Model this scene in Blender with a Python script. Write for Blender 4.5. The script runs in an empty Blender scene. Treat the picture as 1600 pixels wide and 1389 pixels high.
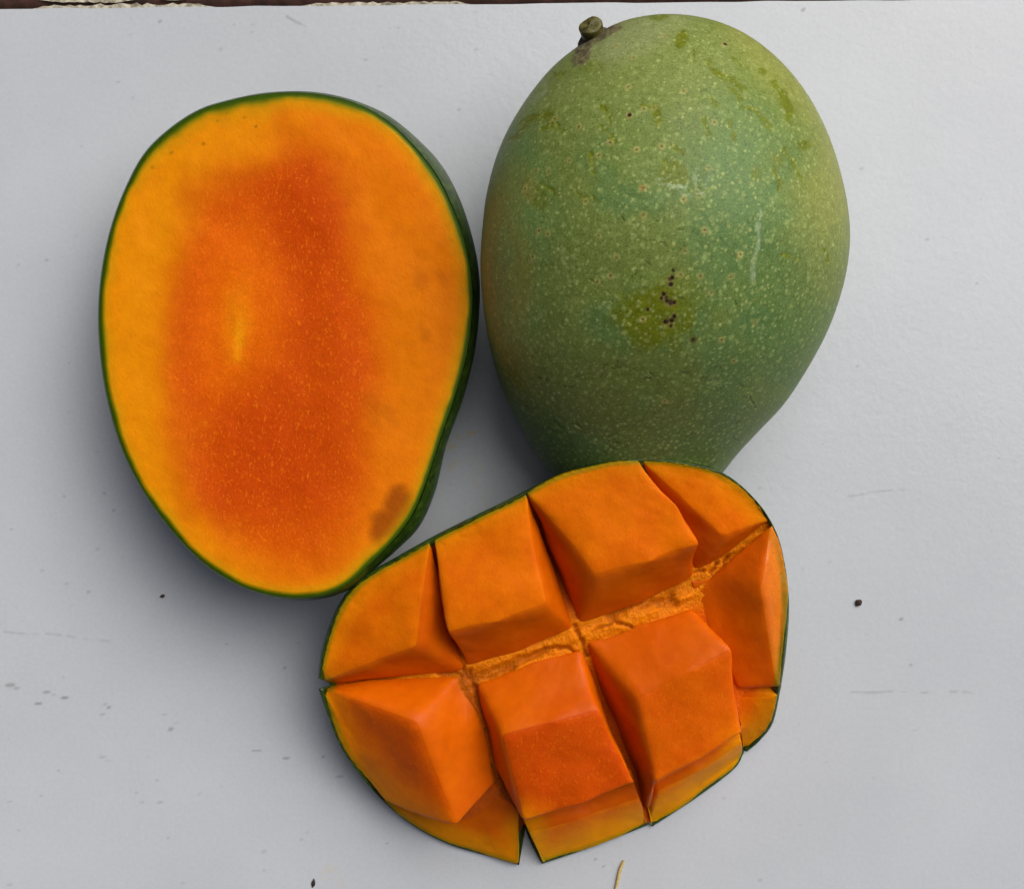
import bpy, bmesh, math, random
import numpy as np
from mathutils import Vector

random.seed(7)
rng = np.random.default_rng(11)
scene = bpy.context.scene
COL = scene.collection

# ------------------------------------------------------------------ camera, sky, sun, exposure
H = 0.45                       # camera height above the table top (m)
K = 0.30 / 1600.0              # metres per photograph pixel on the table plane
cam_d = bpy.data.cameras.new("camera")
cam_d.sensor_width = 36.0
cam_d.lens = 36.0 * H / 0.30
cam_d.clip_start = 0.01
cam_d.clip_end = 100.0
cam = bpy.data.objects.new("camera", cam_d)
cam.location = (0, 0, H)
cam.rotation_euler = (0, 0, 0)
COL.objects.link(cam)
scene.camera = cam

SUN_EL, SUN_AZ = math.radians(50), math.radians(42)     # azimuth measured from +Y (photo top) towards +X (right)
world = bpy.data.worlds.new("World")
scene.world = world
world.use_nodes = True
wn = world.node_tree
sky = wn.nodes.new("ShaderNodeTexSky")
sky.sky_type = 'NISHITA'
sky.sun_disc = False
sky.sun_elevation = SUN_EL
sky.sun_rotation = SUN_AZ
sky.air_density = 0.3
sky.dust_density = 8.0
sky.ozone_density = 1.0
wn.links.new(sky.outputs[0], wn.nodes["Background"].inputs[0])
wn.nodes["Background"].inputs[1].default_value = 0.06

sun_d = bpy.data.lights.new("sun", 'SUN')
sun_d.energy = 1.5
sun_d.angle = math.radians(60)
sun_d.color = (1.0, 0.995, 0.98)
sun = bpy.data.objects.new("sun", sun_d)
dirv = Vector((math.sin(SUN_AZ) * math.cos(SUN_EL), math.cos(SUN_AZ) * math.cos(SUN_EL), math.sin(SUN_EL)))
sun.rotation_euler = dirv.to_track_quat('Z', 'Y').to_euler()
sun.location = (0.4, 0.4, 0.8)
COL.objects.link(sun)

vs = scene.view_settings
vs.view_transform = 'Standard'
vs.look = 'None'
vs.gamma = 1.0
vs.exposure = 0.44

# ------------------------------------------------------------------ helpers
def P(px, py, zcm=0.0):
    """photograph measurement (px, py) at height zcm -> a point in metres"""
    z = zcm * 0.01
    s = K * (H - z) / H
    return ((px - 800.0) * s, (694.5 - py) * s, z)

def unP(co):
    s = K * (H - co[:, 2]) / H
    return co[:, 0] / s + 800.0, 694.5 - co[:, 1] / s

def lin(r, g, b):
    def f(c):
        c /= 255.0
        return c / 12.92 if c <= 0.04045 else ((c + 0.055) / 1.055) ** 2.4
    return np.array([f(r), f(g), f(b)])

def sst(a, b, x):
    t = np.clip((x - a) / (b - a), 0, 1)
    return t * t * (3 - 2 * t)

def hash3(i, j, k, seed):
    n = (i * 73856093) ^ (j * 19349663) ^ (k * 83492791) ^ (seed * 2654435)
    n = (n ^ (n >> 13)) & 0x7fffffff
    n = (n * (n * n * 15731 + 789221) + 1376312589) & 0x7fffffff
    return n / float(0x7fffffff)

def vnoise(p, scale, seed=0):
    q = p * scale
    f = np.floor(q).astype(np.int64)
    t = q - f
    t = t * t * (3 - 2 * t)
    out = np.zeros(len(p))
    for dx in (0, 1):
        wx = t[:, 0] if dx else 1 - t[:, 0]
        for dy in (0, 1):
            wy = t[:, 1] if dy else 1 - t[:, 1]
            for dz in (0, 1):
                wz = t[:, 2] if dz else 1 - t[:, 2]
                out += wx * wy * wz * hash3(f[:, 0] + dx, f[:, 1] + dy, f[:, 2] + dz, seed)
    return out

def fbm(p, scale, seed=0, oct=3):
    a, s, w = 0.0, 0.0, 1.0
    for o in range(oct):
        a = a + w * vnoise(p, scale * 2 ** o, seed + o * 17)
        s += w
        w *= 0.5
    return a / s

def crom(pts, n, closed=False):
    """Catmull-Rom resample, n points spaced evenly along the curve"""
    p = np.array(pts, float)
    if closed:
        q = np.vstack([p[-1], p, p[0], p[1]])
    else:
        q = np.vstack([2 * p[0] - p[1], p, 2 * p[-1] - p[-2]])
    out = []
    for i in range(1, len(q) - 2):
        for t in np.linspace(0, 1, 24, endpoint=False):
            a, b, c, d = q[i - 1], q[i], q[i + 1], q[i + 2]
            out.append(0.5 * (2 * b + (c - a) * t + (2 * a - 5 * b + 4 * c - d) * t * t + (3 * b - a - 3 * c + d) * t ** 3))
    out.append(q[-2])
    out = np.array(out)
    s = np.r_[0, np.cumsum(np.linalg.norm(np.diff(out[:, :2], axis=0), axis=1))]
    u = np.linspace(0, s[-1], n, endpoint=not closed)
    return np.stack([np.interp(u, s, out[:, k]) for k in range(out.shape[1])], 1)

def grid_faces(nr, nc, wrap):
    i, j = np.meshgrid(np.arange(nr - 1), np.arange(nc if wrap else nc - 1), indexing='ij')
    j2 = (j + 1) % nc
    return np.stack([i * nc + j, i * nc + j2, (i + 1) * nc + j2, (i + 1) * nc + j], -1).reshape(-1, 4)

def link(o, parent=None):
    COL.objects.link(o)
    if parent:
        o.parent = parent
    return o

def np_obj(name, co, faces, mat, parent=None, attrs=None, smooth=True):
    me = bpy.data.meshes.new(name)
    me.from_pydata(np.asarray(co).tolist(), [], np.asarray(faces).tolist() if not isinstance(faces, list) else faces)
    if smooth:
        me.polygons.foreach_set("use_smooth", np.ones(len(me.polygons), bool))
    for k, v in (attrs or {}).items():
        put_attr(me, k, v)
    me.materials.append(mat)
    me.update()
    return link(bpy.data.objects.new(name, me), parent)

def put_attr(me, k, v):
    v = np.asarray(v, np.float32)
    if v.ndim == 2:
        a = me.attributes.new(k, 'FLOAT_COLOR', 'POINT')
        a.data.foreach_set("color", np.c_[v, np.ones(len(v), np.float32)].astype(np.float32).ravel())
    else:
        a = me.attributes.new(k, 'FLOAT', 'POINT')
        a.data.foreach_set("value", v)

def tag(o, label=None, cat=None, group=None, kind=None):
    for k, v in (('label', label), ('category', cat), ('group', group), ('kind', kind)):
        if v:
            o[k] = v
    return o

def empty(name, loc=(0, 0, 0)):
    o = bpy.data.objects.new(name, None)
    o.empty_display_size = 0.01
    o.location = loc
    return link(o)

def seg_dist(px, py, a, b):
    ax, ay = a; bx, by = b
    dx, dy = bx - ax, by - ay
    t = np.clip(((px - ax) * dx + (py - ay) * dy) / (dx * dx + dy * dy + 1e-9), 0, 1)
    return np.hypot(px - ax - t * dx, py - ay - t * dy), t

def poly_dist(px, py, poly, closed=True):
    d = np.full(px.shape, 1e9)
    n = len(poly)
    for i in range(n if closed else n - 1):
        e, _ = seg_dist(px, py, poly[i][:2], poly[(i + 1) % n][:2])
        d = np.minimum(d, e)
    return d

def poly_in(px, py, poly):
    c = np.zeros(px.shape, bool)
    n = len(poly)
    for i in range(n):
        x1, y1 = poly[i][:2]; x2, y2 = poly[(i + 1) % n][:2]
        m = ((y1 > py) != (y2 > py)) & (px < (x2 - x1) * (py - y1) / (y2 - y1 + 1e-12) + x1)
        c ^= m
    return c

# ------------------------------------------------------------------ materials
class NT:
    def __init__(self, name):
        self.m = bpy.data.materials.new(name)
        self.m.use_nodes = True
        self.t = self.m.node_tree
        self.b = self.t.nodes["Principled BSDF"]
    def n(self, typ, **kw):
        o = self.t.nodes.new(typ)
        for k, v in kw.items():
            setattr(o, k, v)
        return o
    def l(self, a, b):
        self.t.links.new(a, b)
    def attr(self, name):
        return self.n("ShaderNodeAttribute", attribute_name=name)
    def coord(self):
        return self.n("ShaderNodeTexCoord").outputs["Object"]
    def noise(self, scale, detail=3, rough=0.55, vec=None, dist=0.0):
        o = self.n("ShaderNodeTexNoise")
        o.inputs["Scale"].default_value = scale
        o.inputs["Detail"].default_value = detail
        o.inputs["Roughness"].default_value = rough
        o.inputs["Distortion"].default_value = dist
        self.l(vec or self.coord(), o.inputs["Vector"])
        return o.outputs["Fac"]
    def ramp(self, fac, stops):
        o = self.n("ShaderNodeValToRGB")
        e = o.color_ramp.elements
        while len(e) < len(stops):
            e.new(0.5)
        for x, (p, c) in zip(e, stops):
            x.position = p
            x.color = (*c, 1) if hasattr(c, '__len__') else (c, c, c, 1)
        self.l(fac, o.inputs[0])
        return o.outputs[0]
    def mix(self, a, b, fac, blend='MIX'):
        o = self.n("ShaderNodeMix", data_type='RGBA', blend_type=blend)
        for s, v in ((o.inputs[6], a), (o.inputs[7], b), (o.inputs[0], fac)):
            if hasattr(v, 'is_output'):
                self.l(v, s)
            elif hasattr(v, '__len__'):
                s.default_value = (*v, 1)
            else:
                s.default_value = v
        return o.outputs[2]
    def math(self, op, a, b=0.0):
        o = self.n("ShaderNodeMath", operation=op)
        for s, v in ((o.inputs[0], a), (o.inputs[1], b)):
            if hasattr(v, 'is_output'):
                self.l(v, s)
            else:
                s.default_value = v
        return o.outputs[0]
    def bump(self, h, strength, dist, prev=None):
        o = self.n("ShaderNodeBump")
        o.inputs["Strength"].default_value = strength
        o.inputs["Distance"].default_value = dist
        self.l(h, o.inputs["Height"])
        if prev:
            self.l(prev, o.inputs["Normal"])
        return o.outputs[0]
    def set(self, **kw):
        for k, v in kw.items():
            s = self.b.inputs[k.replace('_', ' ')]
            if hasattr(v, 'is_output'):
                self.l(v, s)
            elif hasattr(v, '__len__'):
                s.default_value = (*v, 1) if len(v) == 3 and s.type == 'RGBA' else v
            else:
                s.default_value = v
        return self.m

def mat_flesh(name, tint, fleck, rough, bump_s, sss=0.38, grain=1500, spec=0.08):
    t = NT(name)
    c = t.attr("tone").outputs["Color"]
    c = t.mix(c, tint, 1.0, 'MULTIPLY')
    n1 = t.noise(260, 4, 0.6)
    c = t.mix(c, t.ramp(n1, [(0.3, (0.94, 0.90, 0.9)), (0.7, (1.05, 1.08, 1.0))]), 1.0, 'MULTIPLY')
    mp = t.n("ShaderNodeMapping")
    mp.inputs["Scale"].default_value = (1.0, 0.55, 1.0)
    mp.inputs["Rotation"].default_value = (0, 0, 0.5)
    t.l(t.coord(), mp.inputs["Vector"])
    n2 = t.noise(grain, 2, 0.6, mp.outputs[0], 0.6)
    amt = t.attr("fleck").outputs["Fac"]
    f = t.math('MULTIPLY', t.ramp(n2, [(0.57, 0.0), (0.68, 1.0)]), t.math('MULTIPLY', amt, fleck))
    c = t.mix(c, lin(236, 132, 14), f)
    c = t.mix(c, t.ramp(t.noise(grain * 1.3, 3, 0.7), [(0.3, (0.86, 0.80, 0.8)), (0.65, (1.06, 1.1, 1.0))]), amt, 'MULTIPLY')
    n3 = t.noise(grain * 0.6, 3, 0.65)
    b1 = t.bump(n2, bump_s, 0.0006)
    b2 = t.bump(n3, bump_s * 0.8, 0.0008, b1)
    b3 = t.bump(t.noise(330, 3, 0.5), bump_s * 0.22, 0.002, b2)
    return t.set(Base_Color=c, Roughness=t.math('ADD', t.math('MULTIPLY', n3, 0.25), rough - 0.12), Normal=b3,
                 Subsurface_Weight=sss, Subsurface_Radius=(0.0035, 0.0011, 0.0003), Subsurface_Scale=1.0,
                 Specular_IOR_Level=spec)

M_cut = mat_flesh("flesh_cut", (1.18, 1.12, 0.3), 0.5, 0.50, 0.16)
M_side = mat_flesh("flesh_side", (1.02, 0.92, 0.3), 0.12, 0.36, 0.09, spec=0.11)
M_fib = mat_flesh("flesh_fibrous", (1.15, 1.1, 0.5), 0.5, 0.45, 0.6, 0.2, 1900, 0.12)
M_wet = mat_flesh("flesh_wet", (1.15, 1.05, 0.4), 0.3, 0.30, 0.12, spec=0.75)

def mat_skin():
    t = NT("mango_skin")
    c = t.attr("tone").outputs["Color"]
    sp = t.noise(2100, 3, 0.75)
    c = t.mix(c, t.ramp(sp, [(0.32, (0.50, 0.52, 0.36)), (0.47, (0.98, 0.98, 0.95)), (0.70, (1.4, 1.36, 1.4))]), 0.85, 'MULTIPLY')
    n2 = t.noise(520, 4, 0.65)
    c = t.mix(c, t.ramp(n2, [(0.33, (0.78, 0.80, 0.66)), (0.66, (1.16, 1.14, 1.16))]), 0.8, 'MULTIPLY')
    b1 = t.bump(sp, 0.12, 0.0004)
    b2 = t.bump(t.attr("relief").outputs["Fac"], 0.5, 0.0004, b1)
    b3 = t.bump(t.noise(420, 3), 0.10, 0.001, b2)
    return t.set(Base_Color=c, Roughness=t.ramp(n2, [(0.3, 0.42), (0.7, 0.58)]), Normal=b3, Specular_IOR_Level=0.24,
                 Sheen_Weight=0.04, Sheen_Roughness=0.45, Sheen_Tint=(0.85, 0.95, 0.85))
M_skin = mat_skin()

def mat_cut_skin():
    t = NT("cut_mango_skin")
    n = t.noise(500, 4, 0.6)
    c = t.ramp(n, [(0.3, lin(22, 40, 5)), (0.55, lin(46, 72, 9)), (0.75, lin(84, 106, 26))])
    sp = t.noise(2600, 2, 0.6)
    c = t.mix(c, lin(130, 140, 60), t.ramp(sp, [(0.66, 0.0), (0.74, 0.6)]))
    return t.set(Base_Color=c, Roughness=0.38, Normal=t.bump(sp, 0.15, 0.0004), Specular_IOR_Level=0.45)
M_cskin = mat_cut_skin()

def mat_table():
    t = NT("white_table_paint")
    n = t.noise(22, 4, 0.6)
    c = t.ramp(n, [(0.3, (0.475, 0.508, 0.535)), (0.7, (0.512, 0.545, 0.572))])
    n2 = t.noise(900, 3, 0.6)
    c = t.mix(c, t.ramp(n2, [(0.3, 0.96), (0.7, 1.025)]), 1.0, 'MULTIPLY')
    c = t.mix(c, lin(92, 86, 74), t.attr("mark").outputs["Fac"])
    c = t.mix(c, lin(196, 186, 150), t.attr("stain").outputs["Fac"])
    b = t.bump(t.noise(430, 2, 0.5, None, 0.3), 0.10, 0.0005)
    b = t.bump(t.noise(1400, 2, 0.5), 0.02, 0.0003, b)
    return t.set(Base_Color=c, Roughness=0.22, Normal=b, Specular_IOR_Level=0.5)
M_table = mat_table()

def mat_plain(name, a, b, scale, rough, bump=0.2, dist=0.0006):
    t = NT(name)
    n = t.noise(scale, 4, 0.6)
    return t.set(Base_Color=t.ramp(n, [(0.35, a), (0.65, b)]), Roughness=rough, Normal=t.bump(n, bump, dist))
M_chip = mat_plain("chipped_edge", lin(120, 112, 92), lin(205, 200, 180), 500, 0.8, 0.6)
M_brown = mat_plain("dark_brown_wood", lin(42, 22, 18), lin(78, 46, 40), 240, 0.6)
M_floor = mat_plain("floor_earth", lin(70, 60, 52), lin(110, 96, 84), 12, 0.9)
M_stem = mat_plain("stem_bark", lin(48, 44, 15), lin(100, 96, 38), 420, 0.55, 0.5)
M_stem_end = mat_plain("stem_base", lin(38, 34, 24), lin(84, 78, 60), 700, 0.75, 0.6)
M_speck = mat_plain("dark_speck", lin(30, 20, 14), lin(62, 42, 28), 2500, 0.6)
M_fibre = mat_plain("pale_fibre", lin(176, 150, 84), lin(214, 190, 120), 1800, 0.55)

# ------------------------------------------------------------------ floor, table, plank
fl = np_obj("floor", [(-6, -6, -0.75), (6, -6, -0.75), (6, 6, -0.75), (-6, 6, -0.75)], [(0, 1, 2, 3)], M_floor)
tag(fl, kind='structure')

def edge_py(px):
    return 14.5 - 0.0098 * px

def build_table():
    root = empty("table", (0, 0, -0.75))
    tag(root, "white painted tabletop with a chipped far edge, carrying all the mangoes", "table")
    xs = np.unique(np.r_[np.linspace(-0.62, -0.16, 10), np.linspace(-0.16, 0.16, 760), np.linspace(0.16, 0.62, 10)])
    vv = np.r_[np.linspace(0, 1, 660) * 0.275, np.linspace(0.29, 0.85, 12)]
    X, V = np.meshgrid(xs, vv)
    px = X / K + 800
    top = (694.5 - edge_py(np.clip(px, -1500, 3200))) * K
    wig = (vnoise(np.c_[px.ravel() * 0.02, np.zeros(px.size), np.zeros(px.size)], 1, 5).reshape(px.shape) - 0.5) * 1.6 * K
    Y = top + wig * (V < 0.004) - V
    co = np.c_[X.ravel(), Y.ravel(), np.zeros(X.size)]
    pxx, pyy = unP(co)
    mark = np.zeros(len(co)); stain = np.zeros(len(co))
    q = np.c_[pxx, pyy, np.zeros(len(pxx))]
    def line(pts, w, s):
        nonlocal mark
        d = poly_dist(pxx, pyy + (vnoise(q, 0.03, 3) - 0.5) * 5, pts, False)
        mark = np.maximum(mark, s * (1 - sst(w * 0.4, w * 1.3, d)) * sst(0.25, 0.6, vnoise(q, 0.09, 9)))
    line([(1325, 774), (1365, 770), (1425, 766)], 2.0, 0.2)
    line([(1330, 1081), (1400, 1079), (1460, 1081), (1522, 1082)], 2.0, 0.26)
    line([(0, 986), (90, 990), (170, 1002)], 2.0, 0.2)
    line([(448, 25), (476, 40)], 2.4, 0.35)
    line([(395, 1172), (407, 1172)], 2.0, 0.4)
    for (x, y, rx, ry, s) in [(16, 1070, 9, 4, .8), (26, 1075, 6, 3, .6), (73, 1081, 7, 3, .8), (84, 1085, 4, 2, .5), (101, 1090, 7, 3, 1.), (60, 1099, 7, 3, .9),
                              (164, 1100, 4, 2.5, .5), (170, 1105, 4, 3, .85), (160, 1116, 5, 3, .5), (256, 1116, 5, 2, .5), (267, 1139, 5, 4, .8), (275, 1129, 4, 2, .3),
                              (160, 1182, 7, 3, .4), (168, 1188, 6, 2, .3), (447, 1184, 7, 2.6, .8), (531, 1213, 7, 2.4, .8), (505, 1182, 3, 3, .8), (445, 1043, 3, 3, .8),
                              (354, 1006, 3, 2, .6), (104, 912, 4, 2, .5), (64, 1243, 4, 2, .5), (250, 1253, 6, 2.4, .5), (222, 1253, 5, 2, .4), (312, 1240, 4, 3, .3),
                              (15, 1252, 5, 2, .4), (15, 1382, 6, 3, .4), (286, 1379, 4, 3, .4), (412, 1330, 4, 3, .5), (471, 1311, 3, 3, .5), (605, 1317, 3, 2, .7),
                              (930, 1342, 3, 3, .7), (943, 1353, 3, 2.5, .7), (345, 78, 4, 4, .35), (1346, 264, 4, 3, .5), (1340, 572, 2.5, 2.5, .5), (207, 153, 4, 3, .3),
                              (1209, 1128, 3, 3, .35), (1296, 878, 3, 3, .35), (1430, 1140, 5, 2, .3), (178, 797, 3, 3, .6), (152, 706, 4, 2, .35), (153, 858, 5, 3, .3),
                              (480, 1300, 3, 2, .4), (346, 1228, 3, 2, .4), (1248, 1130, 3, 2, .3), (1290, 1190, 4, 2, .3), (1408, 967, 4, 3, .9), (1255, 16, 4, 4, .9), (250, 34, 4, 3, .8), (1365, 1215, 4, 2, .25)]:
        d = np.hypot((pxx - x + 0.35 * (pyy - y)) / rx, (pyy - y) / ry)
        mark = np.maximum(mark, 0.75 * s * 0.65 * (1 - sst(0.5, 1.2, d)))
    for k in range(160):
        x, y = rng.uniform(0, 1600), rng.uniform(10, 1389)
        if x > 1250 and rng.random() < 0.6:
            continue
        r = rng.uniform(1.2, 2.6)
        w = (np.abs(pxx - x) < 8) & (np.abs(pyy - y) < 8)
        mark[w] = np.maximum(mark[w], rng.uniform(0.08, 0.35) * (1 - sst(0.4, 1.3, np.hypot((pxx[w] - x) / (r * 1.5), (pyy[w] - y) / r))))
    # dried juice smears between the fruits and below
    for pts, w, s in [([(700, 690), (725, 678), (742, 676)], 4, .75), ([(698, 700), (712, 694), (730, 678)], 5, .75), ([(704, 730), (712, 722)], 7, .35),
                      ([(745, 705), (748, 760), (752, 790)], 16, .16), ([(772, 700), (776, 770)], 5, .18), ([(530, 1372), (512, 1360)], 14, .25)]:
        d = poly_dist(pxx, pyy, pts, False)
        stain = np.maximum(stain, s * (1 - sst(w * 0.3, w * 1.2, d)) * sst(0.2, 0.6, vnoise(q, 0.12, 21)))
    top_o = np_obj("table_top", co - np.array([0, 0, -0.75]), grid_faces(len(vv), len(xs), False)[:, ::-1], M_table, root, {"mark": mark, "stain": stain})
    # board body below the painted sheet
    y1 = (694.5 - edge_py(-2600)) * K; y2 = (694.5 - edge_py(4200)) * K
    sl = (y2 - y1) / (6800 * K)
    ya = lambda x: y1 + (x + 3400 * K) * sl - 0.0006
    b = [(-0.62, ya(-0.62)), (0.62, ya(0.62)), (0.62, -0.7), (-0.62, -0.7)]
    co2 = [(x, y, 0.75 - 0.0004) for x, y in b] + [(x, y, 0.75 - 0.022) for x, y in b]
    np_obj("board", co2, [(3, 2, 1, 0), (4, 5, 6, 7), (0, 1, 5, 4), (1, 2, 6, 5), (2, 3, 7, 6), (3, 0, 4, 7)], M_chip, root, smooth=False)
    for x in (-0.55, 0.55):
        for y in (0.05, -0.62):
            r = 0.025
            c8 = [(x + sx * r, y + sy * r, z) for z in (0.0, 0.727) for sx, sy in ((-1, -1), (1, -1), (1, 1), (-1, 1))]
            np_obj("leg", c8, [(3, 2, 1, 0), (4, 5, 6, 7), (0, 1, 5, 4), (1, 2, 6, 5), (2, 3, 7, 6), (3, 0, 4, 7)], M_brown, root, smooth=False)
    # chipped cream edge: jagged lip of board laid bare beyond the paint
    for a, bb, amp in [(52, 335, 6.5), (470, 735, 5.0)]:
        n = int((bb - a) / 8)
        up, dn = [], []
        for i in range(n + 1):
            x = a + (bb - a) * i / n
            env = min(1, i / 3, (n - i) / 3)
            h = amp * env * (0.45 + 0.75 * random.random())
            up.append(P(x, edge_py(x) - h, -0.03)); dn.append(P(x, edge_py(x) + 1.5, -0.03))
        lo = [(p[0], p[1], p[2] - 0.004) for p in up]
        co3 = np.array(dn + up + lo) + np.array([0, 0, 0.75])
        m = n + 1
        f = []
        for i in range(n):
            f.append((i, i + 1, m + i + 1, m + i)); f.append((m + i, m + i + 1, 2 * m + i + 1, 2 * m + i))
        np_obj("chipped_lip", co3, f, M_chip, root, smooth=False)
    return root
build_table()

def build_plank():
    root = empty("wooden_plank", (0, 0.16, -0.03))
    tag(root, "dark brown weathered plank just beyond the table's far edge", "plank")
    n = 120
    prof = [(0.0, -0.020), (0.0005, -0.010), (0.003, -0.008), (0.12, -0.008), (0.12, -0.030), (0.0, -0.030)]
    co = []
    for i in range(n):
        x = -0.62 + 1.24 * i / (n - 1)
        y0 = (694.5 - edge_py(x / K + 800)) * K + 0.0012 + 0.0005 * random.random()
        for dy, z in prof:
            co.append((x, y0 + dy - 0.16, z + 0.03 + 0.0004 * random.random()))
    np_obj("board", co, grid_faces(n, len(prof), True), M_brown, root)
    for a, b, top in [(58, 212, 5.0), (250, 292, 2.5)]:
        m = int((b - a) / 8)
        co3, f = [], []
        for i in range(m + 1):
            x = a + (b - a) * i / m
            env = min(1, i / 4, (m - i) / 4)
            y = top * env * (0.7 + 0.4 * random.random())
            co3 += [P(x, y, -0.72), P(x, -14 - 3 * random.random(), -0.72)]
        co3 = np.array(co3) - np.array([0, 0.16, -0.03])
        for i in range(m):
            f.append((2 * i, 2 * i + 2, 2 * i + 3, 2 * i + 1))
        np_obj("paint_flake", co3, f, M_chip, root, smooth=False)
build_plank()

# ------------------------------------------------------------------ whole green mango
def build_whole():
    L = [(1000, 22), (960, 34), (925, 53), (872, 92), (834, 134), (798, 190), (774, 245), (760, 300), (754, 350), (751, 405), (753, 455), (760, 510), (772, 565), (790, 620),
         (812, 665), (838, 708), (864, 742), (895, 772), (950, 795), (1000, 800)]
    R = [(1000, 22), (1050, 21), (1110, 29), (1165, 52), (1215, 92), (1258, 145), (1292, 212), (1314, 285), (1324, 350), (1322, 405), (1311, 458), (1291, 515), (1262, 572),
         (1226, 628), (1188, 670), (1155, 706), (1130, 738), (1100, 770), (1050, 795), (1000, 800)]
    Lc = crom(L, 4000); Rc = crom(R, 4000)
    nt, top_n, bot_n = 620, 620, 110
    u = np.linspace(0, math.pi, nt)
    py = 411 - 389 * np.cos(u)
    ysq = 800 - (800 - py) * (767 / 778.0)
    def side(c):
        o = np.argsort(c[:, 1]); return np.interp(py, c[o, 1], c[o, 0])
    xl, xr = side(Lc), side(Rc)
    # the ends are round: near the poles the width follows from the traced outline
    xc = (xl + xr) / 2 - 1.5; w = np.maximum((xr - xl) / 2 - 1.5, 0.0)
    w[0] = w[-1] = 0
    ratio = np.interp(py, [22, 200, 500, 700, 800], [0.80, 0.84, 0.85, 0.80, 0.72])
    cz_cm = 0
    s0 = K * 0.91
    hz = w * s0 * ratio
    zc = np.interp(py, [22, 150, 380, 560, 690, 800], [0.0415, 0.0412, 0.0410, 0.0360, 0.0240, 0.0160])
    kern = np.hanning(61); kern /= kern.sum()
    zc = np.convolve(np.r_[np.full(30, zc[0]), zc, np.full(30, zc[-1])], kern, 'valid')
    th = np.r_[np.linspace(0, math.pi, top_n, endpoint=False), np.linspace(math.pi, 2 * math.pi, bot_n, endpoint=False)]
    T = th[None, :]
    sc = K * (H - zc) / H
    X = ((xc - 800) * sc)[:, None] + (w * sc)[:, None] * np.cos(T)
    sn = np.sin(T)
    Z = zc[:, None] + hz[:, None] * sn
    Y = ((694.5 - ysq) * sc)[:, None] + 0 * T
    # gentle lumpiness
    co = np.stack([X, Y, Z], -1).reshape(-1, 3)
    cen = np.stack([np.repeat(((xc - 800) * sc), len(th)), Y.ravel(), np.repeat(zc, len(th))], 1)
    nrm = co - cen
    nl = np.linalg.norm(nrm, axis=1, keepdims=True) + 1e-9
    lump = (fbm(co, 30, 4, 2) - 0.5) * 0.0016 + (fbm(co, 150, 8, 2) - 0.5) * 0.0003
    co = co + nrm / nl * lump[:, None] * np.minimum(1, nl / 0.02) * np.clip(np.abs(np.repeat(sn, nt, 0).ravel()), 0.25, 1)[:, None]
    zmin = co[:, 2].min()
    co[:, 2] -= zmin
    px, py2 = unP(co)
    up = np.repeat(sn, nt, 0).ravel() > -0.15
    q = np.c_[px, py2, np.zeros(len(px))]
    # ---- colour of the peel
    base = lin(108, 125, 59)[None] * np.ones((len(co), 1))
    def blend(col, m):
        nonlocal base
        base = base * (1 - m[:, None]) + col[None] * m[:, None]
    def blob(x, y, rx, ry, soft=0.5, rot=0.0, wob=0.35, ns=0.02, seed=1):
        c, s = math.cos(rot), math.sin(rot)
        dx, dy = px - x, py2 - y
        d = np.hypot((dx * c + dy * s) / rx, (-dx * s + dy * c) / ry) + (fbm(q, ns, seed, 3) - 0.5) * 2 * wob
        return (1 - sst(1 - soft, 1 + soft, d)) * up
    nz = fbm(q, 0.008, 31, 3)
    blend(lin(124, 138, 72), 0.75 * (1 - sst(60, 330, py2)))
    blend(lin(93, 121, 65), 0.9 * sst(0.42, 0.62, nz) * sst(120, 300, py2))
    blend(lin(113, 131, 59), 0.6 * sst(0.55, 0.70, fbm(q, 0.011, 52, 3)))
    blend(lin(106, 146, 84), 0.75 * blob(775, 350, 70, 190, 0.6, 0.1, 0.5, 0.01, 3))
    blend(lin(149, 132, 39), 0.22 * blob(795, 305, 26, 55, 0.6, 0.2, 0.4, 0.03, 5))
    blend(lin(140, 131, 49), 0.5 * blob(828, 300, 12, 22, 0.5, 0, 0.4, 0.03, 6))
    blend(lin(140, 135, 56), 0.5 * blob(812, 440, 22, 80, 0.6, 0, 0.4, 0.03, 7))
    blend(lin(147, 150, 81), 0.6 * blob(1310, 270, 55, 200, 0.6, 0.25, 0.3, 0.01, 9))
    blend(lin(152, 154, 75), 0.45 * blob(1220, 110, 30, 120, 0.6, -0.75, 0.3, 0.02, 10))
    blend(lin(87, 123, 72), 0.6 * blob(1150, 270, 70, 90, 0.7, 0, 0.5, 0.015, 11))
    blend(lin(83, 115, 65), 0.6 * blob(1215, 470, 70, 110, 0.7, 0, 0.5, 0.015, 12))
    blend(lin(95, 115, 68), 0.6 * blob(880, 650, 60, 60, 0.7, 0, 0.5, 0.015, 13))
    blend(lin(106, 119, 48), 0.5 * blob(960, 630, 110, 60, 0.7, 0, 0.6, 0.012, 14))
    blend(lin(83, 107, 55), 0.5 * sst(560, 720, py2))
    blend(lin(154, 159, 122), 0.35 * blob(985, 60, 90, 26, 0.7, -0.35, 0.4, 0.02, 15))
    # worn yellow-green patches
    for (x, y, rx, ry, rot, a) in [(1020, 495, 58, 46, 0.2, .85), (1060, 460, 40, 30, 0, .4), (1050, 275, 24, 20, 0, .6), (1065, 62, 9, 16, .35, .8), (1030, 27, 14, 7, 0, .6),
                                   (1028, 183, 7, 17, -.2, .85), (1231, 165, 9, 26, -.5, .8), (1258, 228, 10, 8, 0, .6), (1215, 250, 9, 12, 0, .5), (950, 175, 6, 12, -.5, .5),
                                   (850, 180, 22, 10, -.4, .4), (925, 105, 18, 10, 0, .35), (1075, 505, 8, 14, .6, .5), (845, 310, 10, 18, 0, .5), (925, 250, 6, 14, 0, .4),
                                   (1182, 270, 9, 14, 0, .5), (805, 590, 10, 20, -.6, .4)]:
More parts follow.
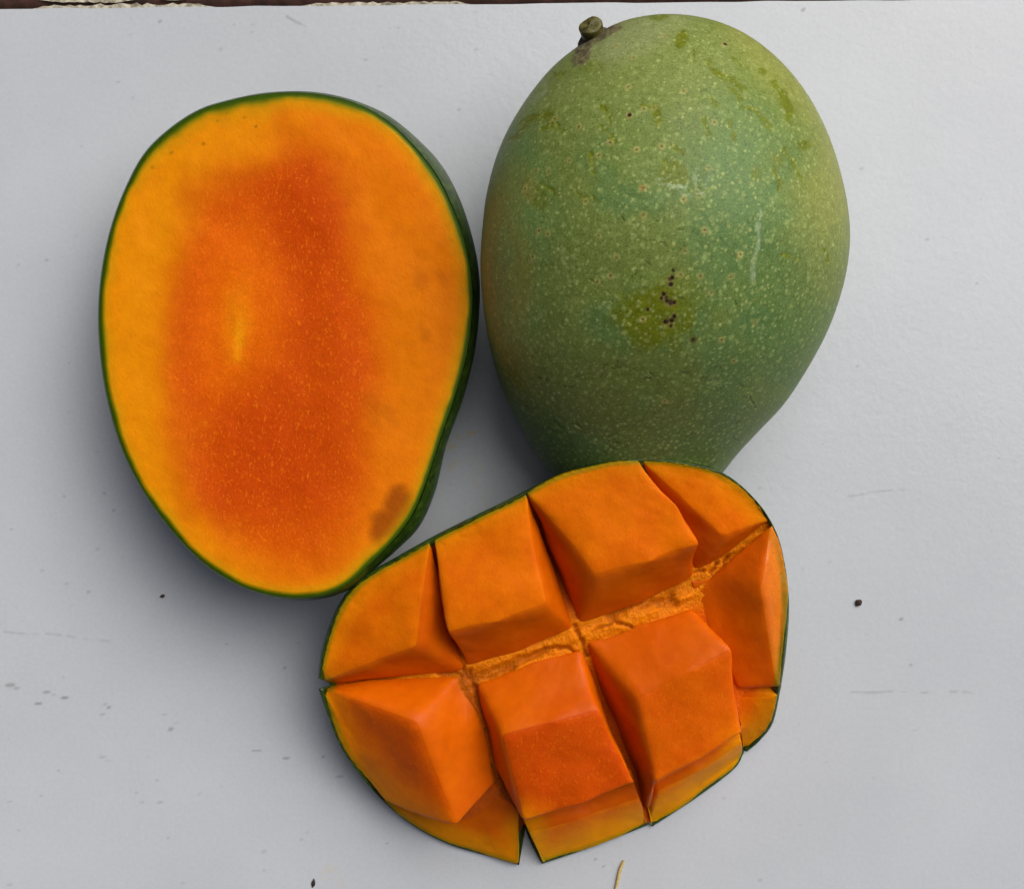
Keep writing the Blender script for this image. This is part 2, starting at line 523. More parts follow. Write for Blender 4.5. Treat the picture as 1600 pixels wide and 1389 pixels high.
        blend(lin(102, 112, 8), min(1, a * 1.15) * blob(x, y, rx, ry, 0.35, rot, 0.4, 0.05, int(x)))
    relief = np.zeros(len(co))
    def stroke(pts, w_, col, a, rel=0.0):
        nonlocal relief
        xs_ = [p[0] for p in pts]; ys_ = [p[1] for p in pts]
        m = (px > min(xs_) - 14) & (px < max(xs_) + 14) & (py2 > min(ys_) - 14) & (py2 < max(ys_) + 14) & up
        if not m.any():
            return
        xx = px[m] + (fbm(q[m], 0.10, 2) - 0.5) * 13; yy = py2[m] + (fbm(q[m], 0.10, 4) - 0.5) * 13
        d = poly_dist(xx, yy, pts, False)
        k = a * (1 - sst(w_ * 0.4, w_ * 1.3, d)) * sst(0.2, 0.5, fbm(q[m], 0.13, 6))
        base[m] = base[m] * (1 - k[:, None]) + col[None] * k[:, None]
        relief[m] -= rel * k
    yg, dg = lin(104, 116, 12), lin(64, 84, 20)
    for pts in [[(1105, 95), (1120, 112), (1155, 153)], [(1112, 105), (1135, 118), (1162, 140)], [(1098, 180), (1107, 208)], [(1140, 185), (1147, 218)], [(1158, 170), (1180, 172), (1205, 200)],
                [(1190, 110), (1215, 140), (1236, 195)], [(1225, 235), (1240, 250), (1252, 280)], [(1213, 265), (1218, 295)], [(1146, 90), (1158, 103)], [(1112, 155), (1118, 165)],
                [(1082, 80), (1086, 95)], [(1003, 165), (1018, 166), (1028, 180)], [(935, 190), (958, 220)], [(943, 165), (952, 190)], [(922, 240), (927, 268)], [(1036, 252), (1055, 258)],
                [(847, 290), (872, 305)], [(815, 195), (835, 185), (860, 180)], [(845, 205), (868, 192), (880, 205)], [(800, 220), (822, 200)], [(900, 300), (925, 310)],
                [(1085, 295), (1100, 300)], [(1052, 225), (1066, 240)], [(1290, 390), (1292, 410)], [(1225, 400), (1250, 405)], [(870, 118), (885, 112)]]:
        stroke(pts, 4.4, yg, 0.9, 0.6)
    for k in range(46):            # short creases, most of them low on the fruit
        x, y = rng.uniform(800, 1180), rng.uniform(560, 720) if k < 34 else rng.uniform(330, 560)
        a = rng.uniform(-0.9, 1.2); l = rng.uniform(8, 22)
        stroke([(x, y), (x + l * math.cos(a), y + l * math.sin(a))], 1.8, dg, 0.55, 0.8)
    wh = lin(150, 170, 134)
    stroke([(1189, 330), (1184, 375), (1174, 440)], 3.4, wh, 0.6)
    stroke([(1084, 258), (1088, 290), (1096, 305)], 3.0, wh, 0.5); stroke([(1096, 305), (1106, 275)], 2.6, wh, 0.4)
    stroke([(1032, 290), (1050, 295), (1075, 290)], 4.0, lin(165, 190, 150), 0.6); stroke([(1024, 282), (1050, 276)], 2.2, wh, 0.4)
    stroke([(1060, 300), (1078, 304)], 3, wh, 0.4)
    stroke([(845, 125), (852, 138), (835, 160)], 5.0, wh, 0.3); stroke([(1072, 145), (1102, 142)], 2, dg, 0.3)
    # grey dried sap below the stem
    m = np.maximum(blob(910, 82, 13, 26, 0.25, 0.5, 0.35, 0.06, 41), np.maximum(blob(938, 55, 36, 8, 0.3, -0.45, 0.3, 0.06, 42), blob(921, 62, 12, 10, 0.3, 0, 0.2, 0.06, 43)))
    blend(lin(108, 100, 72), 0.9 * m)
    blend(lin(68, 60, 40), 0.7 * m * sst(0.5, 0.65, fbm(q, 0.16, 44, 2)))
    relief += m * (fbm(q, 0.2, 45, 2))
    # ---- lenticels
    nc = len(th)
    co3 = co.reshape(nt, nc, 3); B3 = base.reshape(nt, nc, 3); rel3 = relief.reshape(nt, nc)
    def dot(i, j, r, col, a, soft=0.5, rel=0.0):
        di = int(r / 0.00016) + 4
        a0, a1 = max(0, i - di), min(nt, i + di)
        dj = max(4, int(r / (1e-9 + np.linalg.norm(co3[i, j] - co3[i, (j + 1) % nc]))) + 3)
        if dj > 60:
            return
        jj = np.arange(j - dj, j + dj) % nc
        blk = np.ix_(np.arange(a0, a1), jj)
        d = np.linalg.norm(co3[blk] - co3[i, j], axis=-1) / r
        k = a * (1 - sst(1 - soft, 1 + soft, d))
        B3[blk] = B3[blk] * (1 - k[..., None]) + col * k[..., None]
        rel3[blk] += rel * k
    cand = rng.integers(0, len(co), 30000)
    wgt = (np.sin(u)[cand // nc]) * np.where(cand % nc < top_n, 1, 0.25)
    cand = cand[rng.random(len(cand)) < wgt * 0.75]
    taken = set()
    for c in cand:
        i, j = divmod(int(c), nc)
        cell = (int(px[c] / 7.5), int(py2[c] / 7.5), up[c])
        if cell in taken:
            continue
        taken.add(cell)
        fy = (co3[i, j, 1] / (K * .9))
        low = 694.5 - fy
        dens = 0.55 + 0.45 * min(1, max(0, (low - 150) / 300))
        if rng.random() > dens * 1.0:
            continue
        big = rng.random() < 0.16
        r = rng.uniform(0.00042, 0.00068) if big else rng.uniform(0.0002, 0.0004)
        dot(i, j, r, lin(158, 172, 104) * rng.uniform(0.85, 1.15), (rng.uniform(0.2, 0.5) if big else rng.uniform(0.3, 0.85)), 0.65, 0.3)
    # ringed lenticels with a dark core
    spots = [(983, 180, 1), (981, 136, .8), (1034, 230, 1), (994, 235, 1), (953, 223, 1), (935, 244, .9), (904, 198, .9), (867, 185, .7), (890, 251, .6), (820, 296, 1), (915, 316, .8),
             (1004, 293, 1), (1068, 313, .9), (1116, 192, .8), (1068, 142, .8), (1107, 262, .7), (1133, 69, 1), (1006, 170, .7), (1021, 168, .6), (837, 268, .6), (857, 268, .6),
             (842, 362, 1), (855, 366, .8), (833, 402, .8), (954, 432, 1), (933, 440, .8), (1004, 500, 1), (1101, 360, 1), (1157, 399, 1), (1063, 429, .9), (1095, 432, .9), (1142, 432, .9),
             (1070, 393, .6), (1111, 458, .7), (1127, 532, 1), (1146, 564, .9), (1038, 627, .8), (963, 402, .6), (935, 368, .6), (1005, 337, .8), (1092, 305, .5), (900, 470, .5),
             (1180, 505, .5), (990, 90, .6), (962, 72, .5), (1037, 56, .5), (1046, 628, .4)]
    P2 = np.c_[px, py2]
    upi = np.nonzero(up)[0]
    def near(x, y):
        k = np.argmin((P2[upi, 0] - x) ** 2 + (P2[upi, 1] - y) ** 2)
        return divmod(int(upi[k]), nc)
    for (x, y, a) in spots:
        i, j = near(x, y)
        dot(i, j, 0.0009, lin(172, 164, 92), 0.55 * a, 0.5, 0.3)
        dot(i, j, 0.00030, lin(60, 40, 26), 0.9 * a, 0.4, -0.3)
    # black scab cluster on the yellow patch
    for (x, y, r) in [(1051, 424, .35), (1047, 437, .5), (1048, 445, .5), (1051, 433, .4), (1037, 460, .5), (1033, 467, .35), (1040, 466, .4), (1047, 474, .7), (1042, 471, .4), (1053, 472, .4), (1011, 484, .35),
                      (1041, 504, .6), (1049, 501, .6), (1054, 494, .45), (1048, 509, .35), (1083, 531, .95), (1133, 69, .5), (983, 180, .5)]:
        i, j = near(x, y)
        if r > .9:
            dot(i, j, 0.0012, lin(100, 96, 40), 0.6, 0.4)
            dot(i, j, 0.0006, lin(44, 38, 18), 0.9, 0.4)
        else:
            dot(i, j, 0.0019 * r, lin(128, 104, 64), 0.35, 0.6)
            dot(i, j, 0.0009 * r + 0.0001, lin(30, 20, 12), 1.0, 0.35, -0.6)
    i, j = near(1004, 293); dot(i, j, 0.0008, lin(140, 104, 40), 0.5, 0.5)

    root = empty("whole_mango", (float(np.mean(co[:, 0])), float(np.mean(co[:, 1])), 0))
    tag(root, "whole uncut green mango with pale speckles and a short stem stub", "mango")
    off = np.array(root.location)
    np_obj("peel", co - off, grid_faces(nt, nc, True), M_skin, root, {"tone": base, "relief": relief})
    # stem stub: leans out of the shoulder, up and left in the photograph
    i, j = near(930, 58)
    bp = co3[i, j].copy(); bp[2] -= 0.0035
    tp = np.array(P(922, 41, (bp[2] + 0.0035) * 100 + 0.1))
    ax = tp - bp; ln = np.linalg.norm(ax); ax /= ln
    e1 = np.cross(ax, [0, 0, 1]); e1 /= np.linalg.norm(e1); e2 = np.cross(ax, e1)
    def stub(name, prof, mat, parent, seed):
        cs, n = [], 40
        for (s, r) in prof:
            for k in range(n):
                a = 2 * math.pi * k / n
                rr = r * 1.0 * (1 + 0.035 * math.sin(3 * a + seed) + 0.03 * math.sin(5 * a + s * 3))
                cs.append(bp + ax * ln * s + (e1 * math.cos(a) + e2 * math.sin(a) * 0.85) * rr + ax * 0.0003 * math.sin(2 * a))
        return np_obj(name, np.array(cs) - off, grid_faces(len(prof), n, True), mat, parent)
    st = stub("stem", [(0.3, 0.0030), (0.55, 0.0030), (0.8, 0.0031), (0.98, 0.0032), (1.03, 0.0031), (1.06, 0.0028), (1.07, 0.0022), (1.06, 0.0012), (1.06, 0.0)], M_stem, root, 1.0)
    stub("stem_base", [(-0.3, 0.0052), (0.05, 0.0046), (0.3, 0.0036), (0.45, 0.0030), (0.5, 0.0022)], M_stem_end, st, 2.2)
build_whole()

# ------------------------------------------------------------------ smooth cut half
def build_half():
    out = [(455, 144), (505, 147), (555, 159), (603, 180), (645, 212), (687, 256), (716, 308), (737, 370), (748, 430), (748, 490), (740, 555), (722, 625), (697, 695), (680, 765),
           (656, 820), (622, 856), (585, 888), (552, 916), (510, 933), (465, 937), (420, 931), (370, 913), (318, 880), (268, 829), (224, 768), (190, 700), (168, 625), (157, 555), (154, 490),
           (159, 425), (172, 362), (193, 302), (224, 243), (265, 202), (310, 173), (352, 159), (403, 148)]
    cut = [(455, 145), (505, 149), (555, 162), (600, 186), (640, 222), (680, 272), (707, 325), (727, 382), (737, 440), (737, 492), (729, 553), (711, 618), (688, 685), (667, 750),
           (643, 806), (611, 848), (575, 884), (546, 911), (508, 929), (465, 934), (420, 929), (370, 912), (318, 879), (268, 829), (224, 768), (190, 700), (168, 625), (157, 555), (154, 490),
           (159, 425), (172, 362), (193, 302), (224, 243), (265, 202), (310, 173), (352, 159), (403, 149)]
    n = 720
    both = crom([(a[0], a[1], b[0], b[1]) for a, b in zip(out, cut)], n, True)
    c0 = np.array([450.0, 535.0])
    O = both[:, :2]
    cc = crom(cut, 3000, True) - c0
    an = np.arctan2(cc[:, 1], cc[:, 0]); ra_ = np.hypot(cc[:, 0], cc[:, 1]); od = np.argsort(an)
    oa = np.arctan2(O[:, 1] - c0[1], O[:, 0] - c0[0])
    rc = np.minimum(np.interp(oa, an[od], ra_[od], period=2 * math.pi), np.hypot(*(O - c0).T) - 0.8)
    Cc = c0 + np.stack([np.cos(oa), np.sin(oa)], 1) * rc[:, None]
    zcut = lambda x: 3.55 + 0.45 * (x - 450) / 290.0
    # cut face: rings from centre to the peel
    nr = 330
    f = np.r_[np.linspace(0.002, 0.90, nr - 90), np.linspace(0.9025, 1.0, 90)]
    pts = c0[None, None] + (Cc[None] - c0) * f[:, None, None]
    pxy = pts.reshape(-1, 2)
    q = np.c_[pxy, np.zeros(len(pxy))]
    zc = zcut(pxy[:, 0])
    rim_d = (np.linalg.norm(Cc - c0, axis=1)[None] * (1 - f[:, None])).ravel()       # about px to the peel
    zc = zc - 0.05 * sst(10, 0, rim_d) + (fbm(q, 0.012, 3, 3) - 0.5) * 0.10 * sst(5, 60, rim_d)
    core_d = np.hypot((pxy[:, 0] - 395) / 130, (pxy[:, 1] - 560) / 290)
    zc = zc - 0.06 * (1 - sst(0.6, 1.1, core_d))
    co = np.array([P(x, y, z) for (x, y), z in zip(pxy, zc)])
    base = lin(212, 134, 4)[None] * np.ones((len(co), 1))
    x, y = pxy[:, 0], pxy[:, 1]
    def blend(col, m):
        nonlocal base
        base = base * (1 - m[:, None]) + np.asarray(col)[None] * m[:, None]
    wob = (fbm(q, 0.012, 8, 3) - 0.5)
    right = sst(330, 620, x + wob * 120)
    blend(lin(210, 112, 6), 0.85 * right * sst(10, 40, rim_d))
    poly = crom([(440, 250), (375, 280), (318, 350), (282, 450), (266, 560), (288, 690), (350, 800), (440, 868), (522, 840), (575, 740), (584, 600), (566, 460), (518, 330)], 90, True)
    d = poly_dist(x, y, poly); ins = poly_in(x, y, poly)
    sd = np.where(ins, d, -d) + wob * 70
    blend(lin(204, 90, 4), 0.95 * sst(-62, 40, sd))
    def blob(bx, by, rx, ry, soft=.5, rot=0., w_=.3, s=.02, sd_=1):
        c, s_ = math.cos(rot), math.sin(rot)
        dx, dy = x - bx, y - by
        dd = np.hypot((dx * c + dy * s_) / rx, (-dx * s_ + dy * c) / ry) + (fbm(q, s, sd_, 3) - .5) * 2 * w_
        return 1 - sst(1 - soft, 1 + soft, dd)
    red = lin(188, 72, 5)
    blend(lin(182, 64, 4), 0.85 * blob(480, 345, 66, 110, .6, 0, .4, .014, 2))
    blend(red, 0.9 * blob(500, 600, 75, 210, .6, 0, .4, .014, 3))
    blend(lin(182, 64, 4), 0.9 * blob(400, 715, 95, 100, .7, 0, .4, .014, 4))
    blend(lin(186, 72, 4), 0.5 * blob(288, 560, 26, 190, .7, 0, .4, .014, 5))
    blend(lin(186, 72, 4), 0.45 * blob(370, 310, 70, 45, .7, 0, .4, .014, 6))
    blend(lin(214, 104, 6), 0.8 * blob(370, 480, 55, 110, .7, .1, .4, .016, 7))
    blend(lin(218, 128, 10), 0.7 * blob(372, 505, 22, 60, .7, .05, .4, .03, 8))
    blend(lin(226, 150, 24), 0.75 * blob(373, 528, 9, 32, .6, .05, .4, .05, 9))
    blend(lin(214, 122, 6), 0.5 * blob(640, 640, 50, 240, .7, .15, .4, .014, 10))
    blend(lin(196, 100, 6), 0.6 * blob(445, 205, 16, 40, .7, -.3, .4, .03, 11))
    blend(lin(142, 68, 8), 0.85 * np.maximum(blob(622, 792, 23, 31, .45, .45, .35, .05, 12), blob(601, 824, 22, 27, .45, .5, .35, .05, 13)))
    for bx, by, r in [(656, 437, 10), (690, 436, 8), (662, 520, 9), (580, 640, 14), (610, 650, 10)]:
        blend(lin(180, 92, 6), 0.45 * blob(bx, by, r, r * 1.8, .6, -.4, .4, .05, bx))
    for bx, by in [(354, 177), (382, 184), (268, 239), (238, 262), (340, 189), (318, 225), (400, 198), (372, 166)]:
        blend(lin(120, 74, 14), 0.6 * blob(bx, by, 2.6, 2.6, .5, 0, .2, .1, bx))
    # yellow-green and green near the peel (uneven thickness)
    thk = 0.45 + 1.3 * fbm(np.c_[np.tile(O, (nr, 1)), np.zeros(len(pxy))], 0.02, 15, 3)
    thk = thk * (1 + 0.9 * np.exp(-((x - 330) ** 2 + (y - 190) ** 2) / 150.0 ** 2))
    e = rim_d / thk
    blend(lin(176, 140, 12), 0.5 * (1 - sst(7, 24, e)))
    blend(lin(100, 116, 14), 0.85 * (1 - sst(4, 11, e)))
    blend(lin(48, 74, 12), 1.0 * (1 - sst(2, 7, e)))
    fleck = sst(-60, 30, sd) * 0.85 + 0.15
    fleck *= sst(8, 30, rim_d)
    root = empty("halved_mango", (co[:, 0].mean(), co[:, 1].mean(), 0))
    tag(root, "mango half with a smooth uncut orange face up and dark green rim", "mango half")
    off = np.array(root.location)
    fc = grid_faces(nr, n, True)
    np_obj("flesh", co - off, fc, M_cut, root, {"tone": base, "fleck": fleck})
    # peel: from the cut edge over the widest belt down to the table
    nb = 60
    rows = []
    for k in range(nb):
        s = k / (nb - 1)
        row = []
        for a, b in zip(O, Cc):
            ra = np.hypot(*(a - c0)) * 1.003; rb = min(np.hypot(*(b - c0)), ra * 0.9995)
            ph0 = -math.acos(rb / ra)
            ph = ph0 + (math.pi / 2 - ph0) * s
            zz = zcut(b[0]) - 0.045
            zeq = zz / (1 + math.sin(-ph0))
            dd = (a - c0) / np.hypot(*(a - c0))
            r = ra * max(0.0, math.cos(ph)) ** 0.92
            row.append(P(c0[0] + dd[0] * r, c0[1] + dd[1] * r, zeq * (1 - math.sin(ph))))
        rows.append(row)
    sk = np.array(rows).reshape(-1, 3)
    np_obj("peel", sk - off, grid_faces(nb, n, True), M_cskin, root)
build_half()

# ------------------------------------------------------------------ scored cheek, cut into cubes and turned out
SEGS = [  # outline of the peel (px, py, z cm), one list per smooth stretch between notches
    [(496, 1060, 2.45), (503, 1012, 2.8), (527, 948, 3.1), (560, 906, 3.4), (612, 874, 3.65), (676, 838, 3.9), (740, 806, 4.1), (800, 777, 4.25), (862, 745, 4.35), (920, 726, 4.42), (980, 716, 4.42),
     (1040, 716, 4.35), (1098, 726, 4.2), (1142, 746, 3.95), (1180, 780, 3.6), (1205, 815, 3.25), (1220, 852, 3.0), (1230, 905, 2.7), (1233, 955, 2.45), (1228, 1020, 2.1), (1220, 1074, 1.7), (1208, 1128, 0.9), (1188, 1156, .4), (1167, 1174, .15)],
    [(1167, 1174, .15), (1163, 1168, .15), (1162, 1176, .15)],
    [(1162, 1176, .15), (1146, 1202, .15), (1085, 1248, .15), (1019, 1291, .15)],
    [(1019, 1291, .15), (1013, 1286, .15), (1011, 1289, .15)],
    [(1011, 1289, .15), (930, 1321, .15), (847, 1349, .15)],
    [(847, 1349, .15), (830, 1318, .15), (820, 1292, .15)],
    [(820, 1292, .15), (815, 1300, .15), (811, 1351, .15)],
    [(811, 1351, .15), (760, 1336, .15), (703, 1319, .2), (650, 1292, .4), (606, 1258, .75), (567, 1216, 1.2), (533, 1168, 1.6), (512, 1118, 1.9), (497, 1076, 2.2)],
    [(497, 1076, 2.2), (516, 1068, 2.0), (496, 1060, 2.45)],
]
OUT = np.vstack([crom(s, max(4, int(sum(math.dist(a[:2], b[:2]) for a, b in zip(s, s[1:])) / 5)))[:-1] for s in SEGS])

def build_scored():
    c0 = np.array([862.0, 1060.0])
    root = empty("scored_mango_cheek", P(862, 1060, 0))
    tag(root, "mango cheek scored into fanned out orange cubes, turned inside out", "mango cheek")
    off = np.array(root.location)
    # ---- peel
    n = len(OUT)
    rings = []
    rw = np.interp(OUT[:, 0] + 0.6 * (960 - OUT[:, 1]), [1230, 1300], [1.0, 0.3]) * np.interp(OUT[:, 1] - 0.2 * OUT[:, 0], [940, 1130], [1.0, 0.45])
    d = c0 - OUT[:, :2]
    dl = np.linalg.norm(d, axis=1, keepdims=True); d = d / dl
    rings.append([P(x + dx * 14 * w, y + dy * 14 * w, z - 0.22) for (x, y, z), (dx, dy), w in zip(OUT, d, rw)])
    rings.append([P(x + dx * 5.5 * w, y + dy * 5.5 * w, z - 0.02) for (x, y, z), (dx, dy), w in zip(OUT, d, rw)])
    nb = 40
    p0 = np.radians(8) * np.clip((rw - 0.45) / 0.55, 0, 1)
    for k in range(nb):
        row = []
        for (x, y, z), (dx, dy), L, a0 in zip(OUT, d, dl[:, 0], p0):
            ph = -a0 + (math.pi / 2 + a0) * k / (nb - 1)
            r = math.cos(ph)
            row.append(P(c0[0] - dx * L * r, c0[1] - dy * L * r, (z - 0.02) * (1 - math.sin(ph)) / (1 + math.sin(a0))))
        rings.append(row)
    sk = np.array(rings).reshape(-1, 3)
    # rim face colour runs from yellow-green to dark green
    np_obj("peel", sk - off, grid_faces(len(rings), n, True), M_cskin, root)

    # ---- flesh under the cuts: surface through the groove bottoms
    N1, N2, N3 = (726, 1044, 2.1), (900, 979, 2.3), (1084, 899, 2.35)
    ctrl = [N1, N2, N3, (520, 1066, 1.75), (600, 1060, 1.75), (660, 1056, 1.9), (1198, 820, 3.0), (1145, 860, 2.6), (703, 960, 2.0), (690, 900, 2.3), (866, 880, 2.0), (846, 825, 2.6), (1044, 808, 2.5), (800, 1030, 2.2), (990, 960, 2.3),
            (775, 1210, 1.5), (750, 1130, 1.8), (816, 1280, .7), (950, 1115, 0.9), (985, 1210, 0.5), (1010, 1280, .25), (1120, 1010, 1.7), (1158, 1140, .8), (905, 1240, 1.0), (1090, 1170, 1.0), (690, 1262, .9), (1190, 1068, 1.35), (1213, 1062, 1.5), (1222, 1064, 1.6), (1201, 822, 2.95), (1207, 829, 2.85)]
    for (x, y, z), (dx, dy) in list(zip(OUT, d))[::6]:
        ctrl.append((x + dx * 14, y + dy * 14, max(z - 0.26, 0.12)))
    C = np.array(ctrl, float)
    def phi(r2):
        return 0.5 * r2 * np.log(r2 + 1e-9)
    xy = C[:, :2] / 400.0
    A = phi(((xy[:, None] - xy[None]) ** 2).sum(-1)) + np.eye(len(C)) * 0.004
    Q = np.c_[np.ones(len(C)), xy]
    Mx = np.block([[A, Q], [Q.T, np.zeros((3, 3))]])
    wts = np.linalg.solve(Mx, np.r_[C[:, 2], 0, 0, 0])
    def hbase(px, py):
        p = np.c_[px, py] / 400.0
        return phi(((p[:, None] - xy[None]) ** 2).sum(-1)) @ wts[:len(C)] + np.c_[np.ones(len(p)), p] @ wts[len(C):]
    step = 2.5
    gx, gy = np.arange(480, 1245, step), np.arange(705, 1360, step)
    GX, GY = np.meshgrid(gx, gy)
    fx, fy = GX.ravel(), GY.ravel()
    ins = poly_in(fx, fy, OUT) & (poly_dist(fx, fy, OUT[::2]) > 2.5)
    idx = -np.ones(len(fx), int); idx[ins] = np.arange(ins.sum())
    bx, by = fx[ins], fy[ins]
    hz = hbase(bx, by)
    q = np.c_[bx, by, np.zeros(len(bx))]
    # torn fibres along the long groove
    ang = -0.40
    qr = np.c_[(bx * math.cos(ang) + by * math.sin(ang)) * 0.16, -bx * math.sin(ang) + by * math.cos(ang), np.zeros(len(bx))]
    groove = poly_dist(bx, by, [(640, 1058), (726, 1050), (820, 1035), (905, 998), (1000, 948), (1084, 905), (1140, 868), (1190, 828)], False)
    fibm = 1 - sst(26, 60, groove)
    tear = fbm(qr, 0.13, 71, 4)
    hz = hz + fibm * ((tear - 0.5) * 0.17 + (fbm(q, 0.16, 72, 3) - 0.5) * 0.05)
    crack = np.zeros(len(bx))
    for pts, w_ in [([(896, 976), (905, 992), (916, 1022)], 4), ([(720, 1040), (735, 1062)], 4), ([(955, 960), (985, 947), (1012, 941), (1046, 937)], 11), ([(745, 1056), (790, 1045), (815, 1030), (850, 1015)], 8), ([(850, 1013), (880, 1012), (905, 1022)], 4),
                    ([(700, 1056), (690, 1052), (722, 1055)], 6), ([(740, 1062), (775, 1056)], 5), ([(925, 985), (960, 972), (985, 980)], 3), ([(930, 1008), (958, 1012)], 3), ([(760, 1190), (790, 1245)], 3),
                    ([(1110, 893), (1120, 880)], 3), ([(1128, 880), (1138, 868)], 3), ([(1085, 893), (1098, 891)], 3), ([(735, 1050), (760, 1130), (790, 1230)], 5)]:
        dd = poly_dist(bx + (fbm(q, .06, 3) - .5) * 12, by + (fbm(q, .06, 5) - .5) * 10, pts, False) + (fbm(qr, .2, 9) - .5) * w_ * 1.3
        crack = np.maximum(crack, 1 - sst(w_ * .2, w_ * 1.5, dd))
    hz = hz - 0.15 * crack
    co = np.array([P(a, b, c) for a, b, c in zip(bx, by, hz)])
    base = lin(206, 92, 4)[None] * np.ones((len(co), 1))
    fcol = lin(222, 128, 10)[None] * (0.8 + 0.4 * tear[:, None])
    base = base * (1 - 0.95 * fibm[:, None]) + fcol * 0.95 * fibm[:, None]
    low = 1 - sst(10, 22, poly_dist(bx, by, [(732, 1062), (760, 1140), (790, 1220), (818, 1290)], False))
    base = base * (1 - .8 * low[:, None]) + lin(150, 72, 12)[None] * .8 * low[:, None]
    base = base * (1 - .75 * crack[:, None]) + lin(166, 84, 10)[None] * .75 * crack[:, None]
    ny, nx = GX.shape
    I = idx.reshape(ny, nx)
    fq = np.stack([I[1:, :-1], I[1:, 1:], I[:-1, 1:], I[:-1, :-1]], -1).reshape(-1, 4)
    fq = fq[(fq >= 0).all(1)]
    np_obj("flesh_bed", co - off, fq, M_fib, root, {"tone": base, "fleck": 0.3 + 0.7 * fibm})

    # ---- the cubes. Each: points (px, py, z cm); cut = faces of the first cut, side = faces opened by scoring
    cubes = []
    cubes.append(dict(v=dict(a=(502, 1059, 2.5), b=(509, 1012, 2.85), c=(533, 950, 3.15), d=(566, 911, 3.45), e=(618, 880, 3.7), t=(675, 854, 3.92), k=(652, 1012, 3.35), n=(725, 1046, 1.95), g=(512, 1066, 1.95), m=(701, 960, 2.3)),
                      cut=["abcdetk"], side=["tmnk", "akng"]))
    cubes.append(dict(v=dict(t=(680, 854, 3.95), a=(728, 826, 4.15), b=(778, 800, 4.28), u=(826, 776, 4.34), r=(856, 946, 3.75), q=(775, 972, 3.72), l=(695, 993, 3.65), n=(729, 1040, 2.1), o=(812, 1016, 2.2), p=(897, 981, 2.3), s=(863, 885, 2.3), w=(712, 965, 2.3)),
                      cut=["taburql"], side=["lqrpon", "rusp", "tlnw"]))
    cubes.append(dict(v=dict(u=(830, 776, 4.36), a=(872, 754, 4.42), b=(925, 735, 4.48), c=(968, 724, 4.5), t=(1001, 721, 4.48), r=(1097, 848, 4.0), q=(1015, 878, 3.98), l=(932, 898, 3.95), p=(905, 977, 2.3), o=(995, 940, 2.35), n=(1084, 898, 2.4), s=(867, 872, 2.3), w=(1050, 815, 2.4), x=(1058, 790, 4.25)),
                      cut=["uabctxrql"], side=["lqrnop", "ulps", "txrnw"]))
    cubes.append(dict(v=dict(t=(1006, 722, 4.45), a=(1058, 724, 4.38), b=(1108, 736, 4.2), c=(1152, 764, 3.92), d=(1184, 798, 3.55), g=(1198, 818, 3.3), k=(1132, 840, 3.55), n=(1088, 890, 2.35), m=(1150, 856, 2.6), w=(1035, 800, 3.2)),
                      cut=["tabcdgk"], side=["tknw", "kgmn"]))
    cubes.append(dict(v=dict(g=(503, 1078, 2.3), a=(517, 1120, 2.0), b=(538, 1168, 1.7), c=(570, 1212, 1.35), d=(601, 1251, 1.2), e=(632, 1263, 1.4), f=(713, 1290, 2.2), k=(651, 1128, 3.25), n=(718, 1053, 1.98), h=(514, 1068, 1.95), o=(731, 1062, 1.98), p=(759, 1156, 1.75), r=(774, 1222, 1.6), i=(620, 1060, 1.9)),
                      cut=["gabcdefk"], side=["gknih", "knoprf"], tint=.8, free="def"))
    cubes.append(dict(v=dict(a=(600, 1248, .85), p=(762, 1205, 1.15), q=(813, 1268, 1.0), r=(810, 1348, .25), m=(770, 1338, .35), s=(704, 1316, .32), t=(650, 1289, .5), k=(773, 1246, 1.2), j=(606, 1257, .8)),
                      cut=[], side=["ajtsmkp", "pkq", "kmrq"], free="kpq"))
    cubes.append(dict(v=dict(a=(744, 1068, 2.1), b=(838, 1032, 2.24), c=(908, 1014, 2.32), k=(782, 1148, 3.15), l=(860, 1128, 3.2), m=(938, 1107, 3.15), f=(818, 1283, 2.4), g=(905, 1256, 2.5), h=(992, 1222, 2.5), s=(944, 1110, .9), t=(986, 1218, .6), w=(772, 1190, 1.5)),
                      cut=["klmhgf"], side=["abcmlk", "csthm", "akfw"], tint=.74, free="klmhgf"))
    cubes.append(dict(v=dict(a=(808, 1262, 1.2), b=(898, 1235, 1.3), c=(984, 1200, 1.3), k=(825, 1300, 1.15), l=(912, 1275, 1.2), m=(998, 1246, 1.15), f=(847, 1346, .22), g=(930, 1318, .22), h=(1010, 1286, .22)),
                      cut=["klmhgf"], side=["abcmlk"], tint=1.0, free="klm"))
    cubes.append(dict(v=dict(a=(916, 1003, 2.28), b=(999, 976, 2.38), c=(1081, 953, 2.42), k=(994, 1092, 3.2), l=(1074, 1050, 3.25), m=(1148, 1010, 3.2), f=(1023, 1220, 2.45), g=(1092, 1184, 2.5), h=(1160, 1145, 2.5), s=(937, 1075, 1.0), t=(978, 1170, .7), u=(1011, 1262, .4), w=(1110, 1010, 1.8), x=(1150, 1130, 1.0)),
                      cut=["klmhgf"], side=["abcmlk", "akfuts", "cwxhm"], tint=.85, free="klmhgf"))
    cubes.append(dict(v=dict(a=(1006, 1190, 1.25), b=(1080, 1160, 1.3), c=(1150, 1120, 1.3), k=(1028, 1238, 1.15), l=(1095, 1203, 1.2), m=(1161, 1160, 1.2), f=(1018, 1288, .22), g=(1085, 1245, .22), h=(1145, 1199, .25), i=(1161, 1174, .4), n=(1000, 1215, .8)),
                      cut=["klmihgf"], side=["abcmlk", "akfn"], tint=1.0, free="klm"))
